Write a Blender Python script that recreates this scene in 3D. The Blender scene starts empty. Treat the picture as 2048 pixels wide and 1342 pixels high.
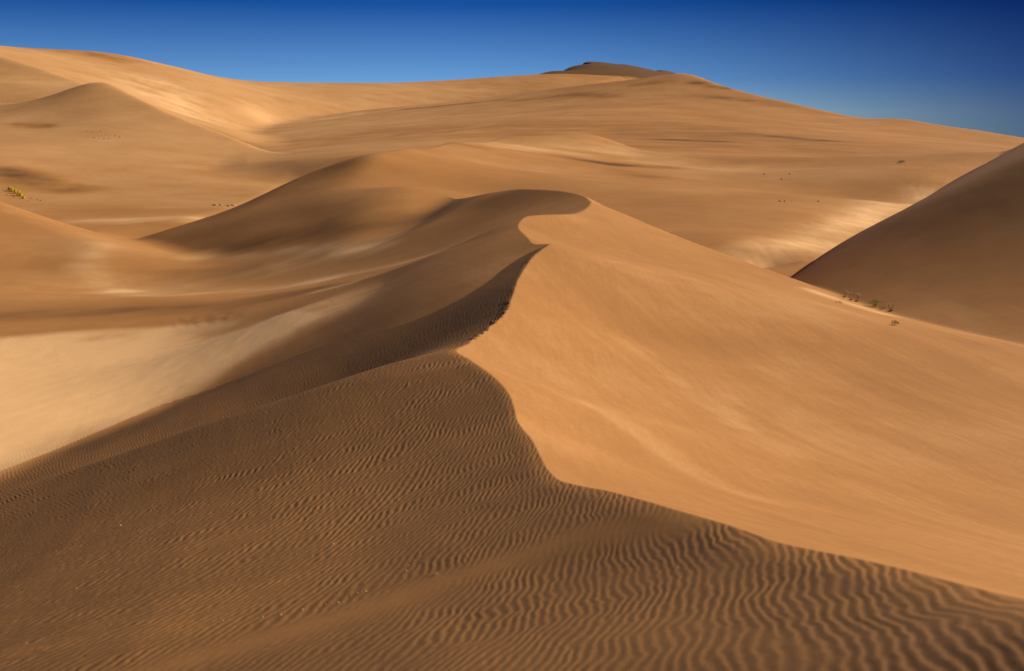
import bpy, math, random
import numpy as np

# ------------------------------------------------------------------ camera
F = 2600.0                      # focal length in photo pixels (photo 2048 x 1342)
CU, CV = 1024.0, 671.0
HORIZON = 330.0                 # photo row of eye level
PITCH = math.atan((CV - HORIZON) / F)
scene = bpy.context.scene
cam_data = bpy.data.cameras.new("camera")
cam = bpy.data.objects.new("camera", cam_data)
scene.collection.objects.link(cam)
cam.location = (0, 0, 0)
cam.rotation_euler = (math.pi / 2 - PITCH, 0, 0)
cam_data.sensor_width = 36.0
cam_data.lens = F / 2048.0 * 36.0
cam_data.clip_start = 0.1
cam_data.clip_end = 6000
cam_data.dof.use_dof = True
cam_data.dof.focus_distance = 34.0
cam_data.dof.aperture_fstop = 3.2
scene.camera = cam

# ------------------------------------------------------------------ light
SUN_EL = math.radians(28)
SUN_AZ = math.radians(66)       # clockwise from straight ahead (+Y) towards the right (+X)
world = bpy.data.worlds.new("World")
scene.world = world
world.use_nodes = True
wn, wl = world.node_tree.nodes, world.node_tree.links
wn.clear()
sky = wn.new("ShaderNodeTexSky")
sky.sky_type = 'NISHITA'
sky.sun_disc = False
sky.sun_elevation = SUN_EL
sky.sun_rotation = SUN_AZ
sky.altitude = 2500
sky.air_density = 1.0
sky.dust_density = 0.2
sky.ozone_density = 3.0
bg = wn.new("ShaderNodeBackground")
bg.inputs["Strength"].default_value = 0.092
wo = wn.new("ShaderNodeOutputWorld")
# clear dry air under a polarising filter: pale just over the horizon, deep blue above; right side darkened like a lens vignette
geo = wn.new("ShaderNodeTexCoord")
sep = wn.new("ShaderNodeSeparateXYZ")
wl.new(geo.outputs["Generated"], sep.inputs[0])
ramp = wn.new("ShaderNodeValToRGB")
er = ramp.color_ramp
er.elements[0].position = 0.0; er.elements[0].color = (0.80, 0.98, 1.0, 1)
er.elements[1].position = 1.0; er.elements[1].color = (0.03, 0.12, 0.32, 1)
for p, c in ((0.07, (0.80, 0.92, 1.0, 1)), (0.17, (0.36, 0.58, 0.90, 1)), (0.38, (0.035, 0.19, 0.52, 1))):
    e = er.elements.new(p); e.color = c
mr = wn.new("ShaderNodeMapRange")
mr.inputs["From Min"].default_value = 0.02; mr.inputs["From Max"].default_value = 0.28
wl.new(sep.outputs["Z"], mr.inputs["Value"])
wl.new(mr.outputs[0], ramp.inputs[0])
mx = wn.new("ShaderNodeMapRange"); mx.interpolation_type = 'SMOOTHSTEP'
mx.inputs["From Min"].default_value = -0.12; mx.inputs["From Max"].default_value = 0.48
mx.inputs["To Min"].default_value = 0.0; mx.inputs["To Max"].default_value = 1.0
wl.new(sep.outputs["X"], mx.inputs["Value"])
m1 = wn.new("ShaderNodeMixRGB"); m1.blend_type = 'MULTIPLY'; m1.inputs[0].default_value = 1
m2 = wn.new("ShaderNodeMixRGB"); m2.blend_type = 'MULTIPLY'; m2.inputs[0].default_value = 1
wl.new(sky.outputs[0], m1.inputs[1]); wl.new(ramp.outputs[0], m1.inputs[2])
wl.new(m1.outputs[0], m2.inputs[1]); side = wn.new("ShaderNodeMixRGB")
side.inputs[1].default_value = (1, 1, 1, 1); side.inputs[2].default_value = (0.045, 0.07, 0.18, 1)
wl.new(mx.outputs[0], side.inputs[0]); wl.new(side.outputs[0], m2.inputs[2])
wl.new(m2.outputs[0], bg.inputs["Color"])
wl.new(bg.outputs[0], wo.inputs["Surface"])

sun_data = bpy.data.lights.new("sun", 'SUN')
sun_data.energy = 5.0
sun_data.angle = math.radians(0.6)
sun_data.color = (1.0, 0.94, 0.82)
sun = bpy.data.objects.new("sun", sun_data)
scene.collection.objects.link(sun)
# a sun lamp shines along its local -Z; aim it from the sun's place in the sky
sun.rotation_euler = (math.pi / 2 - SUN_EL, 0, math.pi - SUN_AZ)
vs = scene.view_settings
vs.view_transform = 'Standard'
vs.look = 'None'
vs.exposure = 0.22
vs.gamma = 1.0
scene.cycles.max_bounces = 6

# ------------------------------------------------------------------ maths helpers
CP, SP = math.cos(PITCH), math.sin(PITCH)

def at(u, v, Y):
    """world point at forward distance Y seen at photo position (u, v)"""
    a = (u - CU) / F
    b = -(v - CV) / F
    t = Y / (CP + b * SP)
    return (a * t, Y, (-SP + b * CP) * t)

def pts(*rows):
    return [at(*r) for r in rows]

_rng = np.random.RandomState(7)
_PERM = np.concatenate([_rng.permutation(512)] * 3).astype(np.int32)
_GA = _rng.rand(512) * 2 * np.pi
_GX, _GY = np.cos(_GA), np.sin(_GA)

def noise(x, y, seed=0):
    x = np.asarray(x, float) + seed * 17.31
    y = np.asarray(y, float) - seed * 9.77
    xi = np.floor(x).astype(np.int64); yi = np.floor(y).astype(np.int64)
    fx = x - xi; fy = y - yi
    u = fx * fx * fx * (fx * (fx * 6 - 15) + 10)
    w = fy * fy * fy * (fy * (fy * 6 - 15) + 10)
    def g(ix, iy, dx, dy):
        h = _PERM[_PERM[ix & 511] + (iy & 511)]
        return _GX[h] * dx + _GY[h] * dy
    a = g(xi, yi, fx, fy); b = g(xi + 1, yi, fx - 1, fy)
    c = g(xi, yi + 1, fx, fy - 1); d = g(xi + 1, yi + 1, fx - 1, fy - 1)
    return (a + u * (b - a) + w * ((c + u * (d - c)) - (a + u * (b - a)))) * 1.5

def fbm(x, y, seed=0, octaves=4, gain=0.5):
    s = 0; amp = 1; n = 0
    for o in range(octaves):
        s = s + amp * noise(x, y, seed + o * 3); n += amp
        amp *= gain; x = x * 2.03; y = y * 2.03
    return s / n

def sstep(a, b, x):
    t = np.clip((x - a) / (b - a), 0, 1)
    return t * t * (3 - 2 * t)

class Sheet:
    """smooth sheet (thin-plate spline) through 3D points, sinking outside their hull"""
    def __init__(self, P, lam=0.02, sink=0.0, soft=(), slam=3.0):
        lamv = np.array([lam] * len(P) + [slam] * len(soft))
        P = np.array(list(P) + list(soft), float)
        self.s = 40.0
        X = P[:, :2] / self.s
        n = len(P)
        K = self._k(X, X) + 0.01 * np.diag(lamv)
        A = np.zeros((n + 3, n + 3))
        A[:n, :n] = K; A[:n, n] = 1; A[:n, n + 1:] = X
        A[n, :n] = 1; A[n + 1:, :n] = X.T
        self.w = np.linalg.solve(A, np.concatenate([P[:, 2], np.zeros(3)]))
        self.X = X; self.sink = sink
        self.hull = self._hull(P[:, :2])
    @staticmethod
    def _k(A, B):
        r2 = (A[:, None, 0] - B[None, :, 0]) ** 2 + (A[:, None, 1] - B[None, :, 1]) ** 2
        return 0.5 * r2 * np.log(r2 + 1e-12)
    @staticmethod
    def _hull(p):
        p = sorted(map(tuple, p))
        def half(q):
            h = []
            for a in q:
                while len(h) > 1 and (h[-1][0]-h[-2][0])*(a[1]-h[-2][1]) - (h[-1][1]-h[-2][1])*(a[0]-h[-2][0]) <= 0:
                    h.pop()
                h.append(a)
            return h
        return np.array(half(p)[:-1] + half(p[::-1])[:-1])
    def outside(self, x, y):
        """distance outside the hull, 0 within"""
        h = self.hull; m = len(h)
        best = np.full(x.shape, 1e9); inside = np.ones(x.shape, bool)
        for i in range(m):
            a = h[i]; b = h[(i + 1) % m]
            e = b - a; L2 = e @ e
            dx = x - a[0]; dy = y - a[1]
            inside &= (e[0] * dy - e[1] * dx) >= 0
            t = np.clip((dx * e[0] + dy * e[1]) / L2, 0, 1)
            best = np.minimum(best, np.hypot(dx - t * e[0], dy - t * e[1]))
        return np.where(inside, 0, best)
    def __call__(self, x, y):
        out = np.empty(x.size); xf = x.ravel(); yf = y.ravel()
        n = len(self.X)
        for i in range(0, x.size, 60000):
            Q = np.stack([xf[i:i + 60000], yf[i:i + 60000]], 1) / self.s
            out[i:i + 60000] = self._k(Q, self.X) @ self.w[:n] + self.w[n] + Q @ self.w[n + 1:]
        out = out.reshape(x.shape)
        if self.sink:
            d = self.outside(x, y)
            out = out - self.sink * d * d / (d + 4.0)
        return out

def smin(a, b, k):
    h = np.maximum(k - np.abs(a - b), 0) / k
    return np.minimum(a, b) - h * h * k * 0.25

def smax(a, b, k):
    return -smin(-a, -b, k)

# ------------------------------------------------------------------ the dunes: crest lines and slopes
crest1 = pts((2300, 1250, 3.4), (2048, 1190, 4.5), (1800, 1128, 5.9), (1560, 1080, 7.5), (1330, 1010, 9.7), (1210, 978, 11.8),
             (1125, 960, 13.4), (1090, 925, 15.3), (1065, 880, 17.8), (1040, 850, 19.5), (1030, 820, 21.3), (1020, 790, 23),
             (990, 755, 25.5), (940, 720, 28.5), (908, 700, 31), (930, 688, 33), (980, 655, 37), (1015, 620, 41),
             (1030, 580, 46), (1045, 545, 51), (1070, 510, 56), (1100, 488, 60))
crest2 = pts((1085, 491, 61.5), (1060, 478, 65), (1036, 463, 69), (1031, 448, 74))
crest3 = pts((1050, 433, 78), (1100, 429, 81), (1150, 427, 84), (1175, 415, 87), (1182, 402, 90))
crest4 = pts((1165, 390, 94), (1120, 380, 99), (1050, 376, 105), (980, 379, 110), (900, 384, 116), (865, 378, 120), (820, 375, 125), (780, 385, 127.5), (740, 398, 128))
shoulder = pts((1240, 425, 89.5), (1300, 450, 88), (1440, 505, 84), (1600, 562, 78), (1700, 600, 73), (1780, 628, 68))
toe1 = pts((0, 958, 42), (200, 875, 48.5), (400, 785, 56), (600, 695, 60.5), (740, 640, 60))
toe2 = pts((0, 680, 77), (350, 655, 76), (600, 635, 69.5))
brink1 = pts((0, 985, 30), (200, 920, 30.4), (400, 850, 30.8), (600, 785, 31), (800, 722, 31))
brink2 = pts((0, 618, 90), (300, 597, 93), (500, 590, 91), (640, 572, 83), (760, 548, 76.5), (850, 515, 73), (960, 480, 71.5))

L1 = Sheet(crest1[:16] + brink1 + pts((1024, 1342, 5.4), (2048, 1342, 3.4)), lam=0.01,
           soft=[(-14, 15, -7.5), (-22, 30, -10), (-13, 42, -7.2), (-2, 45, -4.0), (4, 60, -2.8)]
           + pts((400, 1000, 21.5), (0, 1200, 15), (700, 1020, 16.3), (400, 1200, 12), (0, 1342, 9.5))
           + pts((1500, 1250, 5.6), (1150, 1150, 8.8))
           + [(0, 0, -1.75), (-1.6, 3, -2.3), (1.6, 2, -1.2), (1.9, -4, -1.1), (-4, 2, -3.1), (0, -10, -1.7)], slam=0.15)
L1B = Sheet(crest1[13:] + brink1 + toe1, lam=0.004,
            soft=[(-8, 40, -8.0),
                  (3.2, 66, -3.9), (6.0, 75, -4.6), (10, 90, -6), (-9, 90, -11), (-28, 45, -16), (0, 18, 0.5), (-8, 18, -3)], slam=0.02)
R = Sheet(crest1 + crest2 + crest3 + shoulder[1:] + [crest3[-1]]
          + pts((2048, 700, 55), (2048, 900, 33), (2048, 1100, 16.5), (1700, 900, 31), (1400, 800, 35.5), (1200, 650, 46),
                (1200, 900, 20.8), (1500, 1030, 14.2), (1800, 1100, 11.4), (2048, 1150, 8.6))
          + [(8, 2, -3.9), (1.9, -6, -1.2), (8, -6, -3.6), (-9, 126, 3.0), (-6, 100, 1.0)], lam=0.004)
BACK = Sheet(crest4 + crest3[-1:] + shoulder + pts((2048, 690, 58))
             + [(-5, 140, -7.5), (4, 120, -8), (12, 104, -8.5), (24, 92, -12), (34, 72, -11.5), (-16, 150, -8)], lam=0.002)
class Flank:
    """slope of steady forward tilt whose left-right profile follows a line of 3D points"""
    def __init__(self, P, tilt, y0, blur):
        P = sorted(P)
        xs = np.linspace(-90, 40, 2601)
        z = np.interp(xs, [p[0] for p in P], [p[2] + tilt * (y0 - p[1]) for p in P])
        x0, x1 = P[-2], P[-1]
        hi = xs > x1[0]
        z[hi] = z[~hi][-1] + 0.42 * (xs[hi] - x1[0])
        k = np.exp(-(np.arange(-80, 81) * 0.05 / blur) ** 2); k /= k.sum()
        self.xs = xs; self.z = np.convolve(np.pad(z, 80, mode='edge'), k, mode='valid')
        self.tilt, self.y0 = tilt, y0
    def __call__(self, x, y):
        return np.interp(x, self.xs, self.z) + self.tilt * (y - self.y0)

L2 = Flank([crest2[0], crest2[2]] + brink2, 0.045, 70.0, 2.2)
L3 = Sheet(crest2[-1:] + crest3 + crest4 + brink2[1:], lam=0.005,
           soft=pts((1000, 445, 92), (900, 470, 95), (700, 500, 103), (500, 540, 108), (300, 560, 108), (800, 445, 107), (950, 420, 103.5), (860, 420, 111.5), (760, 420, 119.5), (700, 430, 122),
                 (600, 470, 117), (450, 490, 116), (250, 500, 116)) + [(-23, 80, -8.6), (-12, 71, -6.3), (-17, 78, -7.8), (-5, 65, -3.9), (0, 60, -2.6), (-45, 84, -9), (-55, 115, -8.6)], slam=0.05)
def hit(u, v, surf, lo=4.0, hi=300.0):
    """where the line of sight at (u, v) first meets a surface"""
    Y = np.geomspace(lo, hi, 6000)
    d = np.array(at(u, v, 1.0))
    f = d[2] * Y - surf(d[0] * Y, Y)
    i = int(np.argmax(f < 0))
    return at(u, v, float(Y[i]))

toe2 = [hit(u, v, L2, 45) for u, v in ((0, 680), (170, 665), (350, 655), (480, 643), (560, 638), (640, 633))]
FRONT = sorted([(-90.0, 78.0), (-45.0, 75.5), (-2.0, 55.0), (4.0, 50.0)] + [(p[0], p[1] - 0.5) for p in toe2])
V = Sheet(toe1[:-1] + toe2 + pts((0, 800, 55), (300, 720, 68.5), (0, 900, 46.3), (500, 680, 72.5))
          + [(-55, 65, -7.5), (-45, 45, -7.5), (-26, 25, -11.5), (-10, 100, -10.5), (-6, 50, -11.5), (-48, 100, -11)], lam=0.01, sink=0.3)

def BL(x, y):
    """shaded left flank of the middle dune"""
    return -0.29 + 0.30 * (x + 22.2) + 0.20 * (y - 150) + 0.25 * noise(x / 9, y / 12, 131)

crestB = pts((200, 470, 128), (300, 455, 136)) + [hit(u, v, BL, 100) for u, v in ((400, 435), (480, 410), (560, 375), (640, 335), (720, 312))] + pts((760, 304, 157), (800, 298, 168), (900, 285, 192),
             (1000, 275, 216), (1100, 270, 222), (1190, 270, 226), (1215, 277, 226), (1260, 297, 222), (1330, 318, 215), (1440, 336, 207),
             (1550, 338, 205), (1700, 331, 212), (1990, 323, 212))
trench = pts((1580, 552, 93), (1700, 490, 113), (1800, 430, 138), (1900, 373, 168), (2000, 320, 198), (2100, 270, 230))
bank = pts((1600, 522, 98), (1700, 470, 117), (1800, 412, 143), (1900, 358, 173), (1985, 318, 202))
Bf = Sheet(crestB + trench + bank + pts((780, 345, 146), (820, 374, 129), (850, 315, 165),
                        (950, 352, 150), (1000, 330, 175), (1100, 350, 158), (1300, 400, 135), (1400, 450, 117),
                        (1500, 500, 103), (1700, 400, 160), (1500, 380, 165)      )
           + [(-5, 138, -3.0), (5, 120, -5.2), (20, 100, -8.0), (-45, 112, -8.5)]
           + [(p[0] + 4, p[1] - 2.5, p[2] - 1.6) for p in trench], lam=0.001, sink=0.3)
Bb = Sheet(crestB + [(p[0] * 1.1, p[1] + 45, p[2] - 9) for p in crestB[::2]], lam=0.005)

class Bank:
    """slope that rises to the right of a line of 3D points, gentler in its nearer part"""
    def __init__(self, P):
        P = sorted(P, key=lambda p: p[1])
        ys = np.linspace(20, 330, 1241)
        k = np.exp(-(np.arange(-60, 61) * 0.25 / 7.0) ** 2); k /= k.sum()
        f = lambda i: np.convolve(np.pad(np.interp(ys, [p[1] for p in P], [p[i] for p in P]), 60, mode='edge'), k, mode='valid')
        self.ys, self.x, self.z = ys, f(0), f(2)
    def __call__(self, x, y):
        d = x - np.interp(y, self.ys, self.x)
        sl = 0.14 + 0.35 * sstep(58, 92, y)
        d0 = np.maximum(d + 0.3 * noise(x / 9, y / 7, 141), 0)
        up = sl * np.maximum(d, 0) + 0.9 * sstep(75, 100, y) * (1 - np.exp(-d0 / 2.2)) + 0.05 * fbm(x / 8, y / 14, 143, 3) - 0.0022 * np.maximum(d - 12, 0) ** 2
        return np.interp(y, self.ys, self.z) - 0.5 * np.maximum(0, y - 206) + np.where(d > 0, np.where(d > 60, -4.0, up), -0.5 * -d)

I_ = Bank(trench + [(15.5, 80, -8.5), (14, 68, -9.2), (15, 57, -9.6), (18, 40, -10), (22, 20, -11)])

crestE = pts((-200, 190, 335), (0, 204, 330), (60, 204, 328), (110, 192, 326), (150, 175, 323), (185, 164, 321), (210, 163, 320), (245, 178, 315), (300, 205, 305), (400, 248, 290),
             (500, 287, 272), (600, 330, 255))
Ef = Sheet(crestE + pts((100, 300, 245), (300, 350, 222), (500, 395, 198), (0, 300, 240), (0, 400, 190), (200, 420, 176), (400, 425, 168), (60, 250, 285), (250, 270, 270),
                        (200, 455, 150), (100, 440, 160), (350, 440, 155)) + [(-110, 190, 0), (-75, 150, -6)], lam=0.01, sink=0.3)
Eb = Sheet(crestE + [(p[0] * 1.1, p[1] + 50, p[2] - 14) for p in crestE[::2]], lam=0.01)
crestK = pts((-150, 70, 470), (0, 113, 440), (80, 138, 425), (165, 167, 405), (230, 190, 385))
Kl = Sheet(crestK + pts((0, 165, 395), (60, 190, 370), (-100, 160, 400), (120, 180, 375)) + [(-60, 520, 70), (-100, 520, 75)], lam=0.01)

skyF = pts((-250, 98, 565), (0, 98, 560), (120, 99, 560), (200, 102, 562), (260, 113, 570), (350, 135, 590), (430, 152, 605), (520, 160, 625), (600, 162, 640), (760, 162, 660),
           (880, 158, 685), (1000, 150, 705), (1080, 146, 725), (1250, 150, 760))
Ff = Sheet(skyF + crestK + pts((300, 180, 470), (500, 220, 500), (700, 190, 600), (200, 130, 510), (400, 240, 420), (550, 300, 330), (480, 262, 380), (550, 253, 500), (900, 185, 640), (1150, 160, 690)), lam=0.02, sink=0.3)
Fb = Sheet(skyF + [(p[0] * 1.1, p[1] + 120, p[2] - 25) for p in skyF[::2]], lam=0.02)
crestG = pts((490, 253, 510), (600, 238, 530), (700, 222, 545), (800, 212, 555), (900, 203, 560), (1050, 184, 555), (1200, 165, 540), (1300, 153, 528), (1370, 145, 520), (1420, 160, 505), (1500, 184, 480), (1600, 207, 455),
             (1750, 235, 430), (1800, 235, 425), (1880, 247, 405), (2048, 272, 380), (2300, 310, 350))
Gf = Sheet(crestG + pts((1400, 250, 330), (1700, 290, 270), (1900, 320, 225), (1300, 280, 275), (1000, 230, 420), (800, 250, 390), (600, 290, 330), (700, 296, 250),
                        (500, 330, 240), (1000, 285, 250), (1200, 220, 400), (1600, 250, 370)) + [(90, 200, 3)], lam=0.02, sink=0.3)
Gb = Sheet(crestG + [(p[0] * 1.12, p[1] + 70, p[2] - 22) for p in crestG[::2]], lam=0.02)
crestH = pts((1040, 152, 740), (1090, 146, 765), (1130, 136, 800), (1165, 125, 840), (1190, 123, 870), (1230, 126, 910), (1310, 137, 970), (1365, 150, 1000), (1420, 180, 1005), (1500, 230, 1010))
Hf = Sheet(crestH + pts((1060, 158, 735), (1190, 160, 740), (1350, 160, 800)) + [(10, 780, 45)], lam=0.02, sink=0.4)
Hb = Sheet(crestH + [(p[0] * 1.1 + 30, p[1] + 90, p[2] - 30) for p in crestH[::2]], lam=0.02)
crestD = pts((-150, 360, 138), (0, 405, 134), (50, 428, 131), (110, 450, 128), (190, 477, 121))
Df = Sheet(crestD + pts((160, 540, 110), (100, 556, 108), (0, 585, 102), (60, 500, 116), (0, 500, 115)) + [(-62, 105, -8)], lam=0.02, sink=0.2)
Db = Sheet(crestD + [(-48, 150, -9), (-32, 133, -9), (-66, 155, -7)], lam=0.005)

# ------------------------------------------------------------------ sand ripples
_RX = np.linspace(-80, 40, 12001)
_RL = 0.053 + 0.070 * sstep(0.5, -6.0, _RX)                 # ripples grow coarser down the left slope
_RP = np.concatenate([[0], np.cumsum(0.01 / _RL[:-1])])

def ripple(x, y):
    """height of the wind ripples: long winding crests with forks, steep on the right"""
    m = 0.45 * noise(x * 0.12, y * 0.07, 31) + 0.10 * noise(x * 0.7, y * 0.45, 32) + 0.045 * noise(x * 2.2, y * 1.5, 33) + 0.018 * noise(x * 5.5, y * 3.8, 34) + 0.006 * noise(x * 13.0, y * 9.0, 35)
    n1 = noise(x * 0.9, y * 0.5, 41); n2 = noise(x * 0.9, y * 0.5, 45)
    q = x - 0.13 * y + m
    ph = 2 * np.pi * np.interp(q, _RX, _RP) + np.arctan2(n1, n2)
    s = np.sin(ph - 0.22 * np.sin(ph)) + 0.22 * noise(x * 17, y * 9, 53)
    return s * (0.85 + 0.40 * noise(x * 1.3, y * 0.9, 51) + 0.20 * noise(x * 4.5, y * 2.5, 52)) * np.interp(q, _RX, _RL) * (1 + 0.5 * sstep(-1.5, -5, q))

def capsule(x, y, chain, w):
    """1 along a chain of world points, fading with distance w (metres)"""
    d = np.full(x.shape, 1e9)
    for p, q in zip(chain[:-1], chain[1:]):
        ex, ey = q[0] - p[0], q[1] - p[1]
        t = np.clip(((x - p[0]) * ex + (y - p[1]) * ey) / (ex * ex + ey * ey + 1e-9), 0, 1)
        d = np.minimum(d, np.hypot(x - p[0] - t * ex, y - p[1] - t * ey))
    return np.exp(-(d / w) ** 2)

LIP = pts((100, 1342, 8.0), (400, 1270, 8.4), (600, 1218, 8.8), (760, 1185, 9.1), (900, 1150, 9.5), (1150, 1112, 9.7), (1350, 1120, 9.0))

IDS = {}

def terrain(x, y, fine=True):
    r = R(x, y)
    l1 = L1(x, y)
    if fine:
        near = sstep(75, 30, y)
        amp = 0.034 * near
        # smooth wind-blown lip of the nearest hump carries no ripples
        amp = amp * (1 - 0.9 * capsule(x, y, LIP, 0.45))
        l1 = l1 + amp * ripple(x, y)
        jag = sstep(29, 33, y) * sstep(60, 50, y)
        q = (y + 0.9 * x + 1.1 * noise(x * 0.5, y * 0.5, 61)) / 1.15
        saw = np.abs((q % 1.0) - 0.8) * 1.6 - 0.5 + 0.3 * np.sin(5.2 * np.pi * q + 1.0)
        l1b0 = L1B(x, y)
        l1b = l1b0 + jag * (0.065 * saw * np.clip(0.55 + 0.9 * noise(y * 0.23, x * 0.2, 64), 0, 1.2) * np.exp(-((l1b0 - r) / 0.22) ** 2)) + 1.2 * amp * ripple(x, y)
        r = r + 0.035 * fbm(x * 0.3 + y * 0.066, y * 0.03, 71, 3) + 0.0035 * noise(x * 3.2 + y * 0.7, y * 0.09, 75) + 0.003 * noise(x * 1.1, y * 0.9, 77)
    else:
        l1b = L1B(x, y)
    layers = []
    bk = BACK(x, y)
    d1 = np.minimum(np.minimum(smin(l1, l1b, 0.12), r), bk)
    layers.append(('foreground_dune', d1, 0.05))
    d2 = np.minimum(np.minimum(smin(L2(x, y), L3(x, y), 0.12), r), bk)
    d = np.maximum(0, np.interp(x, [p[0] for p in FRONT], [p[1] for p in FRONT]) - y)
    d2 = d2 - 0.03 * d * d / (d + 6.0) - 0.4 * np.maximum(0, y - 124 + np.maximum(0, -x - 20) * 0.3)
    layers.append(('winding_dune', d2, 0.004))
    layers.append(('valley_floor', V(x, y), 1.0))
    layers.append(('left_dune', smin(Df(x, y), Db(x, y), 0.8), 1.2))
    layers.append(('middle_dune', smin(smin(Bf(x, y), BL(x, y), 1.2), Bb(x, y), 0.3), 0.8))
    layers.append(('right_dune', I_(x, y), 0.15))
    layers.append(('hillside_dune', smin(Ef(x, y), Eb(x, y), 1.0), 1.5))
    layers.append(('far_ridge', smin(Gf(x, y), Gb(x, y), 2.0), 2.0))
    layers.append(('far_dune', smin(smin(Ff(x, y), Kl(x, y), 0.6), Fb(x, y), 4.0), 2.0))
    layers.append(('far_peak', smin(Hf(x, y), Hb(x, y), 9.0), 1.0))
    z = np.full(x.shape, -13.0) + 0 * x
    ids = np.zeros(x.shape, int)
    for i, (n, h, k) in enumerate(layers):
        ids = np.where(h > z, i, ids)
        z = smax(z, h, k)
    if fine:
        far = sstep(60, 160, y)
        z = z + far * (0.30 * fbm(x / 34, y / 30, 81, 3) + 0.02 * fbm(x / 7, y / 5, 85, 2))
        w = 0.6 * capsule(x, y, toe2[:-1], 2.5) * (ids == 2) + capsule(x, y, [(p[0] - 2.0, p[1] + 1.5, 0) for p in bank], 3.0) * (ids == 4)
        z = z + w * 0.03 * noise(x * 1.6 + y * 0.5, y * 0.5, 91)
        z = z + (ids == 2) * sstep(90, 80, y) * (0.012 * noise(x * 1.3 - y * 0.5, y * 0.45, 95) + 0.008 * noise(x * 3.1 - y * 1.2, y * 0.9, 97))
    names = [n for n, h, k in layers]
    IDS.update({n: i for i, n in enumerate(names)})
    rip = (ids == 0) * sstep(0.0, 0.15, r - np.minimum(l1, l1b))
    wob = 0.45 * fbm(x / 3.5, y / 5.0, 121, 4)
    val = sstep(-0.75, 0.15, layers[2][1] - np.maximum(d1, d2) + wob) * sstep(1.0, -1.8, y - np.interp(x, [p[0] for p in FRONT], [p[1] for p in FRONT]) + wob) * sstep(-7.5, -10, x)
    return z, ids, names, rip, val

# ------------------------------------------------------------------ sand material
PALE = [  # sheets of light, fine sand, and sunlight painted in as paler sand: chain of photo points with distance, width in metres, strength
    (pts((-250, 850, 57), (0, 800, 60), (300, 720, 68), (640, 660, 67)), 5.0, 0.3),
    (pts((-200, 740, 70), (0, 710, 73), (300, 680, 70), (640, 652, 65)), 3.0, 0.4),
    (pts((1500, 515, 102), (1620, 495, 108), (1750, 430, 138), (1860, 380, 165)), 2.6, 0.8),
    (pts((240, 578, 102), (330, 590, 97), (460, 588, 96), (640, 566, 91)), 1.6, 0.4),
    (pts((205, 490, 119), (165, 535, 111), (240, 575, 103)), 1.6, 0.4),
    (pts((100, 440, 158), (300, 440, 156), (440, 430, 160)), 4.0, 0.7),
    (pts((400, 470, 118), (600, 480, 110), (760, 470, 100)), 1.6, 0.5),
    (pts((630, 625, 79), (715, 612, 77)), 0.5, 0.8),
    (pts((1620, 596, 74), (1700, 615, 70), (1770, 640, 66)), 0.7, 0.6),
    (pts((620, 560, 93), (760, 530, 88), (860, 500, 83)), 1.2, 0.4),
    (pts((300, 150, 490), (360, 200, 440), (420, 250, 400)), 16.0, 0.5),
    (pts((500, 252, 500), (600, 248, 505), (700, 232, 520)), 10.0, 0.5),
    (pts((930, 290, 200), (1100, 290, 205), (1210, 290, 215)), 8.0, 0.45),
    (pts((1350, 330, 205), (1480, 342, 200)), 6.0, 0.35),
    (pts((1240, 640, 44), (1400, 770, 36), (1600, 930, 28)), 0.5, 0.15),
    (pts((1180, 800, 27), (1330, 880, 23), (1520, 970, 18)), 0.5, 0.2),
    (pts((1450, 790, 37), (1480, 850, 32)), 0.5, 0.16),
    (pts((1500, 790, 40), (1620, 760, 45)), 2.5, 0.12),
    (LIP, 0.4, 0.3),
    (pts((200, 570, 103), (400, 550, 103), (560, 530, 104), (720, 492, 104)), 5.0, 0.32),  # sunlight on the apron, put into the colour as paler sand
]
DARK = [  # patches of heavy dark grains, and shade painted in as darker sand
    (pts((0, 352, 215), (60, 365, 210), (130, 372, 205)), 5.0, 0.9),
    (pts((30, 248, 285), (95, 254, 283)), 2.5, 1.0),
    (pts((830, 215, 520), (900, 210, 520), (1000, 207, 515)), 5.0, 0.7),
    (pts((1050, 208, 500), (1130, 205, 500), (1210, 212, 480)), 6.0, 0.7),
    (pts((1270, 180, 505), (1340, 175, 505)), 3.0, 0.5),
    (pts((1390, 175, 500), (1450, 180, 490)), 3.0, 1.0),
    (pts((1400, 190, 470), (1560, 205, 450)), 5.0, 0.5),
    (pts((1340, 287, 275), (1480, 290, 270)), 3.0, 0.8),
    (pts((1480, 270, 300), (1650, 280, 285)), 5.0, 0.6),
    (pts((870, 312, 190), (950, 310, 192)), 2.0, 0.8),
    (pts((1130, 302, 198), (1220, 306, 196), (1330, 318, 200)), 2.5, 0.9),
    (pts((1220, 320, 190), (1300, 330, 180)), 3.0, 0.4),
    (pts((1170, 158, 745), (1250, 160, 750)), 15.0, 0.8),  # shade at the foot of the far peak, painted as dark sand
    (pts((500, 240, 500), (620, 240, 500)), 10.0, 0.3),
    (pts((0, 106, 545), (90, 108, 540), (230, 112, 540)), 12.0, 0.5),
    (pts((780, 270, 330), (1000, 255, 320), (1250, 265, 300), (1450, 290, 270)), 40.0, 0.26),  # shade in the hollow behind the middle dune's crest, painted in
    (pts((500, 470, 118), (700, 440, 112), (860, 400, 112)), 3.0, 0.5),  # shade of the slip face, painted as a dark band
    (pts((0, 645, 86), (300, 625, 87), (600, 605, 82)), 3.0, 0.5),  # shade on the slope above the valley floor, painted in
]

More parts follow.
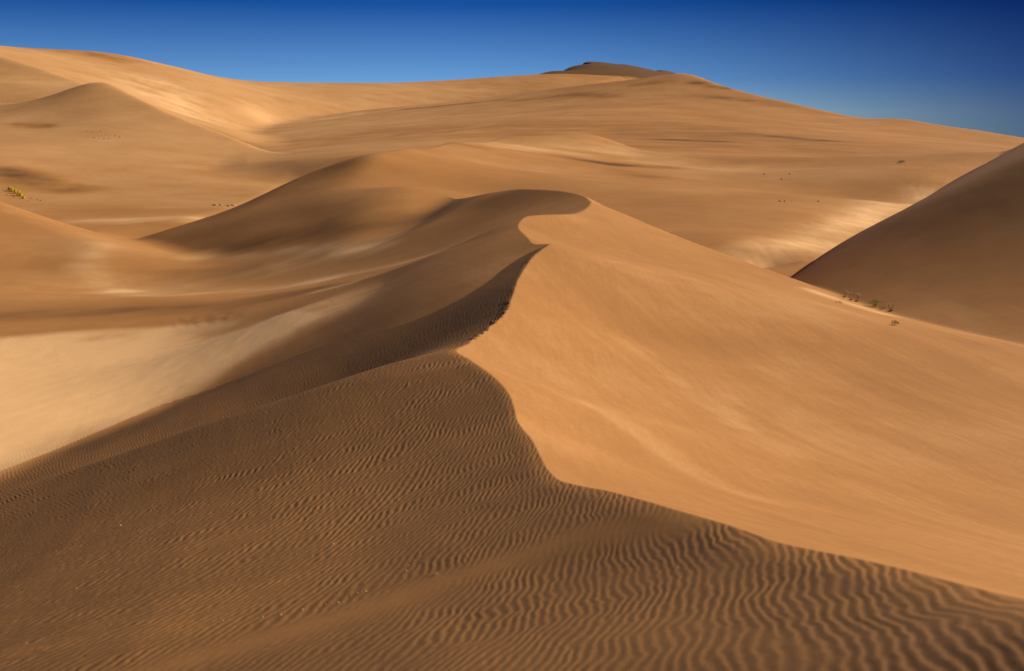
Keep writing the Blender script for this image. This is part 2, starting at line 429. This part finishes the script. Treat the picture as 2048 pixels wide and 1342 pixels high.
def tone(x, y, ids, rip, val):
    t = 0.17 * fbm(x / 14, y / 9, 101, 4) * sstep(20, 60, y)
    t = t + 0.20 * fbm(x / 60, y / 35, 105, 3) * sstep(60, 150, y)
    t = t + (0.16 * fbm(x * 0.4 + y * 0.09, y * 0.05, 109, 4) + 0.20 * fbm(x / 7, y / 14, 110, 3) + 0.10 * fbm(x * 2.4 + y * 0.55, y * 0.09, 111, 3)) * sstep(90, 50, y)
    t = t - 0.62 * rip                     # coarse grey grains on rippled sand, plus painted shade of the left face
    t = t + 0.95 * val  # pale fine valley sand, lightened further to stand for sunshine
    t = np.where(ids == IDS['far_peak'], t - 1.1, t)  # shaded face of the far peak, put into the sand colour
    t = t + 0.03 * sstep(110, 200, y) + 0.30 * sstep(60, -70, x) * sstep(150, 260, y)
    br = 0.55 + 0.9 * fbm(x / 5.0, y / 2.6, 113, 4) * sstep(10, 40, y)
    brf = 0.7 + 1.6 * fbm(x / 12.0, y / 7.0, 117, 4)
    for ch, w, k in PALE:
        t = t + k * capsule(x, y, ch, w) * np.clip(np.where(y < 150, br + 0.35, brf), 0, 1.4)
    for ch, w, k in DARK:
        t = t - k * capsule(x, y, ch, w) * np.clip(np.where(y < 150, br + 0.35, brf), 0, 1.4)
    return np.clip(t, -1, 1)

def sand_material():
    m = bpy.data.materials.new("sand")
    m.use_nodes = True
    n, l = m.node_tree.nodes, m.node_tree.links
    n.clear()
    out = n.new("ShaderNodeOutputMaterial")
    b = n.new("ShaderNodeBsdfPrincipled")
    b.inputs["Roughness"].default_value = 0.92
    b.inputs["Specular IOR Level"].default_value = 0.1
    l.new(b.outputs[0], out.inputs[0])
    at_ = n.new("ShaderNodeAttribute"); at_.attribute_name = "tone"
    co = n.new("ShaderNodeNewGeometry")
    def nz(scale, detail=3.0, rough=0.6):
        t = n.new("ShaderNodeTexNoise"); t.noise_dimensions = '3D'
        t.inputs["Scale"].default_value = scale; t.inputs["Detail"].default_value = detail; t.inputs["Roughness"].default_value = rough
        l.new(co.outputs["Position"], t.inputs["Vector"]); return t
    def math_(op, a, c):
        q = n.new("ShaderNodeMath"); q.operation = op
        for i, v in enumerate((a, c)):
            if isinstance(v, (int, float)): q.inputs[i].default_value = v
            else: l.new(v, q.inputs[i])
        return q.outputs[0]
    g1 = nz(120.0, 2.0, 0.7); g2 = nz(9.0, 5.0, 0.75); g3 = nz(0.6, 6.0, 0.65); g4 = nz(0.09, 8.0, 0.68)
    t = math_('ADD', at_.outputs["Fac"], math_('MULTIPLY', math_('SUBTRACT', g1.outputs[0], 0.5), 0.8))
    t = math_('ADD', t, math_('MULTIPLY', math_('SUBTRACT', g2.outputs[0], 0.5), 0.50))
    t = math_('ADD', t, math_('MULTIPLY', math_('SUBTRACT', g3.outputs[0], 0.5), 0.25))
    t = math_('ADD', t, math_('MULTIPLY', math_('SUBTRACT', g4.outputs[0], 0.5), 0.45))
    sa = n.new("ShaderNodeAttribute"); sa.attribute_name = "slide"
    for rot, sc, k in ((-0.16, (7.0, 0.30, 1.0), 0.22), (-0.30, (22.0, 0.9, 1.0), 0.16)):
        mp = n.new("ShaderNodeMapping"); mp.inputs["Rotation"].default_value = (0, 0, rot); mp.inputs["Scale"].default_value = sc
        l.new(co.outputs["Position"], mp.inputs["Vector"])
        sn = n.new("ShaderNodeTexNoise"); sn.inputs["Scale"].default_value = 1.0; sn.inputs["Detail"].default_value = 4.0; sn.inputs["Roughness"].default_value = 0.6
        l.new(mp.outputs[0], sn.inputs["Vector"])
        t = math_('ADD', t, math_('MULTIPLY', math_('MULTIPLY', math_('SUBTRACT', sn.outputs[0], 0.5), k), sa.outputs["Fac"]))
    f = math_('ADD', math_('MULTIPLY', t, 0.5), 0.5)
    r = n.new("ShaderNodeValToRGB"); e = r.color_ramp.elements
    e[0].position = 0.0; e[0].color = (0.15, 0.07, 0.025, 1)
    e[1].position = 1.0; e[1].color = (0.90, 0.51, 0.225, 1)
    a = e.new(0.5); a.color = (0.48, 0.207, 0.060, 1)
    l.new(f, r.inputs[0]); l.new(r.outputs[0], b.inputs["Base Color"])
    bump = n.new("ShaderNodeBump"); bump.inputs["Strength"].default_value = 0.35; bump.inputs["Distance"].default_value = 0.004
    l.new(math_('ADD', g1.outputs[0], g2.outputs[0]), bump.inputs["Height"]); l.new(bump.outputs[0], b.inputs["Normal"])
    return m

SAND = sand_material()

def build_dunes():
    a_in = np.linspace(-0.44, 0.44, 1201)
    st = a_in[1] - a_in[0]
    outer = 0.44 + np.cumsum(st * 1.06 ** np.arange(1, 60))
    outer = outer[outer < 1.1]
    if len(outer) % 2: outer = outer[:-1]
    a = np.concatenate([-outer[::-1], a_in, outer])
    y1 = 1.8 * 1.0050 ** np.arange(0, int(math.log(130 / 1.8) / math.log(1.0050)) + 1)
    y2 = y1[-1] * 1.008 ** np.arange(1, int(math.log(560 / y1[-1]) / math.log(1.008)) + 1)
    y2 = np.concatenate([y2, y2[-1] * 1.003 ** np.arange(1, int(math.log(1080 / y2[-1]) / math.log(1.003)) + 1)])
    A, Y = np.meshgrid(a, y1); X1, Y1 = A * Y, Y
    a2 = a[::2]
    A, Y = np.meshgrid(a2, y2); X2, Y2 = A * Y, Y
    x = np.concatenate([X1.ravel(), X2.ravel()]); y = np.concatenate([Y1.ravel(), Y2.ravel()])
    z, ids, names, rip, val = terrain(x, y)
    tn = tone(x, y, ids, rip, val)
    sl = np.where(ids <= 1, 1 - rip, 0.0) * sstep(95, 70, y) * (x > -3)
    co = np.stack([x, y, z], 1)
    n1, m1 = Y1.shape; n2, m2 = Y2.shape
    i = np.arange(n1 * m1).reshape(n1, m1)
    q1 = np.stack([i[:-1, :-1], i[:-1, 1:], i[1:, 1:], i[1:, :-1]], -1).reshape(-1, 4)
    j = np.arange(n2 * m2).reshape(n2, m2) + n1 * m1
    q2 = np.stack([j[:-1, :-1], j[:-1, 1:], j[1:, 1:], j[1:, :-1]], -1).reshape(-1, 4)
    top, bot = i[-1], j[0]
    t = np.concatenate([np.stack([top[:-2:2], top[1:-1:2], bot[:-1]], -1), np.stack([top[1:-1:2], top[2::2], bot[1:]], -1),
                        np.stack([top[1:-1:2], bot[1:], bot[:-1]], -1)])
    Q = np.concatenate([q1, q2])
    # vertex normals of the whole land, so that the cuts between dunes do not show
    nrm = np.zeros_like(co)
    fn = np.cross(co[Q[:, 2]] - co[Q[:, 0]], co[Q[:, 3]] - co[Q[:, 1]])
    for c in range(4):
        for d in range(3):
            nrm[:, d] += np.bincount(Q[:, c], fn[:, d], len(co))
    nrm /= np.linalg.norm(nrm, axis=1)[:, None] + 1e-12
    for k, name in enumerate(names):
        fq = Q[ids[Q[:, 0]] == k]; ft = t[ids[t[:, 0]] == k]
        if len(fq) + len(ft) == 0: continue
        add_mesh(name, co, fq, ft, nrm, tn, sl)

def add_mesh(name, co, fq, ft, nrm, tn, sl):
    used = np.unique(np.concatenate([fq.ravel(), ft.ravel()]))
    mp = np.full(len(co), -1); mp[used] = np.arange(len(used))
    me = bpy.data.meshes.new(name)
    me.vertices.add(len(used)); me.vertices.foreach_set("co", co[used].ravel().astype(np.float32))
    loops = np.concatenate([mp[fq].ravel(), mp[ft].ravel()])
    me.loops.add(len(loops)); me.loops.foreach_set("vertex_index", loops.astype(np.int32))
    tot = np.concatenate([np.full(len(fq), 4), np.full(len(ft), 3)])
    me.polygons.add(len(tot))
    me.polygons.foreach_set("loop_start", np.concatenate([[0], np.cumsum(tot)[:-1]]).astype(np.int32))
    me.update(calc_edges=True)
    me.polygons.foreach_set("use_smooth", np.ones(len(tot), bool))
    me.normals_split_custom_set_from_vertices(nrm[used])
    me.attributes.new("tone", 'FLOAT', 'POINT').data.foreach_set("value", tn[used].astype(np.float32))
    me.attributes.new("slide", 'FLOAT', 'POINT').data.foreach_set("value", sl[used].astype(np.float32))
    me.materials.append(SAND)
    ob = bpy.data.objects.new(name, me)
    ob["kind"] = "structure"
    scene.collection.objects.link(ob)
    return ob

build_dunes()

# ------------------------------------------------------------------ plants and litter
def plain(name, col, rough=0.8, thin=True):
    m = bpy.data.materials.new(name); m.use_nodes = True
    n, l = m.node_tree.nodes, m.node_tree.links
    b = n["Principled BSDF"]; b.inputs["Roughness"].default_value = rough
    b.inputs["Specular IOR Level"].default_value = 0.2
    t = n.new("ShaderNodeTexNoise"); t.inputs["Scale"].default_value = 14.0
    g = n.new("ShaderNodeNewGeometry"); l.new(g.outputs["Position"], t.inputs["Vector"])
    r = n.new("ShaderNodeValToRGB"); e = r.color_ramp.elements
    e[0].position = 0.3; e[0].color = (*[c * 0.6 for c in col], 1)
    e[1].position = 0.7; e[1].color = (*[min(1, c * 1.3) for c in col], 1)
    l.new(t.outputs[0], r.inputs[0]); l.new(r.outputs[0], b.inputs["Base Color"])
    if thin:
        tr = n.new("ShaderNodeBsdfTranslucent"); mix = n.new("ShaderNodeMixShader"); mix.inputs[0].default_value = 0.25
        l.new(r.outputs[0], tr.inputs["Color"]); l.new(b.outputs[0], mix.inputs[1]); l.new(tr.outputs[0], mix.inputs[2])
        l.new(mix.outputs[0], n["Material Output"].inputs["Surface"])
    return m

YELLOW = plain("yellow_foliage", (0.95, 0.66, 0.05)); GREEN = plain("olive_foliage", (0.10, 0.10, 0.03))
STRAW = plain("straw", (0.72, 0.50, 0.22)); BROWN = plain("dry_stem", (0.10, 0.055, 0.025), thin=False)
RUST = plain("dead_leaf", (0.60, 0.22, 0.06)); PALEDOME = plain("bleached_foliage", (0.80, 0.62, 0.38))
LIME = plain("yellow_green_foliage", (0.26, 0.22, 0.04))

class Build:
    def __init__(self): self.v, self.f = [], []
    def blade(self, p, d, n, L, w, bend=0.0, seg=3):
        """thin tapering blade of two crossed ribbons from p along d"""
        d = np.array(d, float); d /= np.linalg.norm(d)
        for side in (np.cross(d, (0, 0, 1.0)) + 1e-6, np.cross(d, np.cross(d, (0, 0, 1.0)) + 1e-6)):
            side = side / np.linalg.norm(side)
            i0 = len(self.v)
            for k in range(seg + 1):
                t = k / seg
                c = np.array(p) + d * L * t - np.array((0, 0, bend * L * t * t))
                ww = w * (1 - 0.85 * t)
                self.v += [tuple(c - side * ww / 2), tuple(c + side * ww / 2)]
            for k in range(seg):
                a = i0 + 2 * k; self.f.append((a, a + 1, a + 3, a + 2))
    def leaf(self, p, d, L, w):
        d = np.array(d, float); d /= np.linalg.norm(d)
        s = np.cross(d, (0.3, 0.2, 1.0)); s /= np.linalg.norm(s); u = np.cross(s, d)
        p = np.array(p, float); i0 = len(self.v)
        self.v += [tuple(p), tuple(p + d * L * .5 + s * w / 2 - u * w * .15), tuple(p + d * L), tuple(p + d * L * .5 - s * w / 2 - u * w * .15), tuple(p + d * L * .5 + u * w * .25)]
        self.f += [(i0, i0 + 1, i0 + 4), (i0 + 1, i0 + 2, i0 + 4), (i0 + 2, i0 + 3, i0 + 4), (i0 + 3, i0, i0 + 4)]
    def scale_leaf(self, p, nrm, L, w, rng):
        """leaf lying along a crown's surface"""
        nrm = np.array(nrm, float); nrm /= np.linalg.norm(nrm)
        d = np.cross(nrm, (rng.gauss(0, 1), rng.gauss(0, 1), rng.gauss(0, 1))); d /= np.linalg.norm(d) + 1e-9; q = np.cross(nrm, d)
        p = np.array(p, float); i0 = len(self.v)
        self.v += [tuple(p - d * L / 2), tuple(p + q * w / 2 + nrm * w * .1), tuple(p + d * L / 2), tuple(p - q * w / 2 + nrm * w * .1)]
        self.f += [(i0, i0 + 1, i0 + 2, i0 + 3)]
    def mesh(self, name, mat):
        me = bpy.data.meshes.new(name); me.from_pydata(self.v, [], self.f); me.materials.append(mat); return me

def part(name, b, mat, parent):
    o = bpy.data.objects.new(name, b.mesh(name, mat)); scene.collection.objects.link(o); o.parent = parent
    return o

def root(name, loc, label, cat, group=None):
    o = bpy.data.objects.new(name, None); o.empty_display_size = 0.2; scene.collection.objects.link(o)
    o.location = loc; o["label"] = label; o["category"] = cat
    if group: o["group"] = group
    return o

def rdir(rng, up):
    a = rng.uniform(0, 2 * math.pi)
    return (math.cos(a), math.sin(a), up)

def leafy_shrub(name, loc, rng, w, h, leaves, mat, label, cat, group=None, lsz=0.07, flat=False):
    flat = flat or mat in (PALEDOME, YELLOW)
    o = root(name, loc, label, cat, group)
    st = Build(); fo = Build()
    for k in range(7):
        st.blade((0, 0, -0.05), rdir(rng, rng.uniform(0.8, 2.5)), None, h * rng.uniform(0.6, 0.95), 0.02, 0.05)
    lobes = [(rng.uniform(-.3, .3) * w, rng.uniform(-.3, .3) * w, rng.uniform(.3, .65) * h, rng.uniform(.25, .4)) for _ in range(6)]
    for k in range(leaves):
        cx, cy, cz, r = rng.choice(lobes)
        dx, dy, dz = rng.gauss(0, 1), rng.gauss(0, 1), rng.gauss(0, 1)
        n = math.sqrt(dx * dx + dy * dy + dz * dz) + 1e-6; q = rng.uniform(.55, 1.0)
        p = (cx + dx / n * q * r * w, cy + dy / n * q * r * w, max(0.0, cz + dz / n * q * r * h))
        if flat:
            dz = abs(dz); p = (cx * .6 + dx / n * q * r * w * 1.1, cy * .6 + dy / n * q * r * w * 1.1, dz / n * q * h * rng.uniform(.7, 1))
            fo.scale_leaf(p, (dx + rng.gauss(0, .3), dy + rng.gauss(0, .3), dz + .25), lsz * rng.uniform(.9, 1.6), lsz * .8, rng)
        else:
            fo.leaf(p, (dx, dy, dz * .3 + 0.6), lsz * rng.uniform(.7, 1.4), lsz * .5)
    part("stem", st, BROWN, o); part("foliage", fo, mat, o)
    return o

def stalk_plant(loc, rng, h, n, label, head, group=None):
    o = root("dry_stalk_plant", loc, label, "dry plant", group)
    st, hd, ba = Build(), Build(), Build()
    for k in range(n):
        d = np.array((rng.uniform(-.55, .55), rng.uniform(-.4, .4), 1.0)); L = h * rng.uniform(.75, 1.05)
        st.blade((0, 0, -0.05), d, None, L, 0.022)
        dn = d / np.linalg.norm(d)
        for j in range(3):
            p = dn * L * rng.uniform(.55, .95); d2 = d + np.array((rng.uniform(-.7, .7), rng.uniform(-.7, .7), 0)); l2 = L * rng.uniform(.15, .3)
            st.blade(p, d2, None, l2, 0.012)
            e = p + d2 / np.linalg.norm(d2) * l2
            for q in range(5): hd.leaf(e, rdir(rng, rng.uniform(-.2, 1)), 0.045, 0.03)
    for k in range(26): ba.leaf((rng.gauss(0, .05), rng.gauss(0, .05), 0.01), rdir(rng, rng.uniform(.3, 1.4)), rng.uniform(.06, .12), 0.03)
    part("stem", st, BROWN, o); part("seed_head", hd, head, o)["kind"] = "stuff"; part("base_leaves", ba, GREEN, o)
    return o

def tuft(name, loc, rng, h, n, mat, label, cat, group=None, w=0.03, spread=1.0, low=1.0):
    b = Build()
    for k in range(n):
        b.blade((rng.gauss(0, .06) * h, rng.gauss(0, .06) * h, -0.02), rdir(rng, rng.uniform(.6, 2.6) / spread), None, h * rng.uniform(.6, 1.1), w * .6, rng.uniform(.05, .35))
    for k in range(max(24, n * 3)):
        a = rng.uniform(0, 6.283); q = math.sqrt(rng.random())
        b.scale_leaf((h * .6 * q * math.cos(a), h * .6 * q * math.sin(a), h * low * .5 * math.sqrt(max(0.02, 1 - q * q))), (math.cos(a) * q, math.sin(a) * q, .9), h * .34, h * .2, rng)
    o = bpy.data.objects.new(name, b.mesh(name, mat)); scene.collection.objects.link(o)
    o.location = loc; o["label"] = label; o["category"] = cat
    if group: o["group"] = group
    return o

def ground(uvs):
    """points of the land seen at photo positions (u, v): far search along each line of sight"""
    Y = np.geomspace(3.5, 600, 2600)
    res = []
    P = [np.array(at(u, v, 1.0)) for u, v in uvs]
    X = np.concatenate([p[0] * Y for p in P]); YY = np.concatenate([Y] * len(P))
    Z = terrain(X, YY)[0].reshape(len(P), -1)
    for p, z in zip(P, Z):
        i = int(np.argmax(p[2] * Y - z < 0))
        res.append((p[0] * Y[i], Y[i], z[i]))
    return res

rng = random.Random(11)
spots = {
    "yellow": [(20, 381), (25, 384), (31, 387), (37, 391), (41, 393), (47, 397)],
    "pale_left": [(15, 392), (30, 395), (64, 397), (76, 400), (82, 402), (57, 403)],
    "patch": [(176, 263), (186, 264), (196, 268), (203, 264), (206, 272), (198, 275), (214, 270), (222, 273), (219, 278), (225, 277), (232, 272), (240, 274), (209, 278), (190, 276)],
    "dome": [(430, 411), (441, 411), (457, 413), (466, 412)],
    "stalk": [(1688, 595), (1702, 601), (1713, 604), (1782, 622)],
    "bush": [(1750, 613), (1765, 619), (1788, 651)],
    "litter_right": [(1673, 606), (1679, 605), (1683, 607)],
    "stones": [(1530, 349), (1565, 359), (1560, 403), (1570, 403), (1637, 403), (1580, 349)],
    "dark": [(1800, 327)],
    "bits": [(812, 1144), (815, 1134), (827, 1124), (868, 1151), (872, 1150), (700, 1195), (714, 1189), (722, 1187), (730, 1185), (650, 1212), (604, 1222), (560, 1232), (524, 1236), (440, 1240), (445, 1244), (676, 1208), (240, 1053), (152, 1180), (665, 1090), (1354, 1137)],
}
keys = list(spots); flat = [p for k in keys for p in spots[k]]
gp = dict(); it = iter(ground(flat))
for k in keys: gp[k] = [next(it) for _ in spots[k]]

ORDER = ("first", "second", "third", "fourth", "fifth", "sixth and last")
for i, p in enumerate(gp["yellow"]):
    h = (0.85, 0.95, 0.9, 0.95, 0.7, 0.6)[i]
    leafy_shrub("yellow_shrub", p, rng, h * 0.9, h, 260, YELLOW, ORDER[i] + " bright yellow shrub, counting down the slanting row on the left hillside", "shrub", "yellow shrubs in a row on the left hillside", 0.12)
for p in gp["pale_left"]:
    tuft("grass_tuft", p, rng, rng.uniform(.3, .4), 6, STRAW, "small straw grass tuft scattered below the yellow shrubs", "grass", "straw tufts below the yellow shrubs", 0.06)
for p in gp["patch"]:
    tuft("grass_tuft", p, rng, rng.uniform(.35, .6), 5, PALEDOME, "bleached grass tuft in the patch on the far left dune", "grass", "bleached tufts on the far left dune", 0.09, 4.0, 0.45)
for p, w, lab in zip(gp["dome"], (0.85, 0.6, 0.7, 0.9), ("largest white domed shrub, leftmost of the four by the dune edge", "small straw-white shrub just right of the largest white dome", "white low shrub left of the shrub at the dune edge", "pale yellowish shrub closest to the dark dune edge")):
    leafy_shrub("domed_shrub", p, rng, w, w * 0.36, 170, PALEDOME, lab, "shrub", "pale domed shrubs by the dune edge", 0.11)
for p, h, n, lab in zip(gp["stalk"], (0.42, 0.5, 0.5, 0.42), (3, 4, 6, 5), ("thin dry stalks, leftmost plant on the right dune shoulder", "forked dry stalks beside the dark-based stalk plant", "dry branching stalks with a dark leafy base on the dune shoulder", "pale dry stalks right of the green bush")):
    stalk_plant(p, rng, h, n, lab, STRAW, "dry stalk plants on the dune shoulder")
leafy_shrub("low_bush", gp["bush"][0], rng, 0.75, 0.38, 240, LIME, "low olive-green bush lying along the right dune shoulder", "bush", None, 0.07)
leafy_shrub("low_bush", gp["bush"][1], rng, 0.32, 0.2, 90, LIME, "tiny yellow-green bush just right of the olive bush", "bush", None, 0.05)
leafy_shrub("low_bush", gp["bush"][2], rng, 0.38, 0.24, 140, GREEN, "lone dark green bush below the shoulder on the lit slope", "bush", None, 0.05)
for p in gp["litter_right"]:
    tuft("grass_tuft", p, rng, 0.16, 8, STRAW, "tiny straw tuft on the lit slope left of the dry stalks", "grass", "straw tufts left of the dry stalks", 0.03, 2.5)
labs = ("lone white shrub, uppermost of the pale specks right of centre", "straw shrub with shadow below the uppermost white speck", "largest pale shrub of the pair on the brown flank", "small pale shrub just right of its larger twin", "single pale shrub right of the pair on the brown flank", "faint straw shrub strip beside the dune edge line")
for p, w, lab in zip(gp["stones"], (0.45, 0.6, 0.5, 0.38, 0.36, 0.45), labs):
    leafy_shrub("pale_shrub", p, rng, w, w * 0.4, 110, PALEDOME, lab, "shrub", "pale shrubs on the brown flank", 0.08)
leafy_shrub("dark_shrub", gp["dark"][0], rng, 1.3, 0.45, 160, GREEN, "dark flat shrub alone on the far right slope", "shrub", None, 0.12)
for i, p in enumerate(gp["bits"]):
    d = p[1]
    tuft("plant_fragment", (p[0], p[1], p[2] + 0.004), rng, 0.0027 * d, 6, (RUST if i in (2, 5, 7, 9) else STRAW), ("tiny rust-orange" if i in (2, 5, 7, 9) else "tiny straw-yellow") + " plant fragment lying on the rippled foreground sand", "plant litter", ("orange" if i in (2, 5, 7, 9) else "straw") + " fragments on the foreground sand", 0.0009 * d, 5.0)
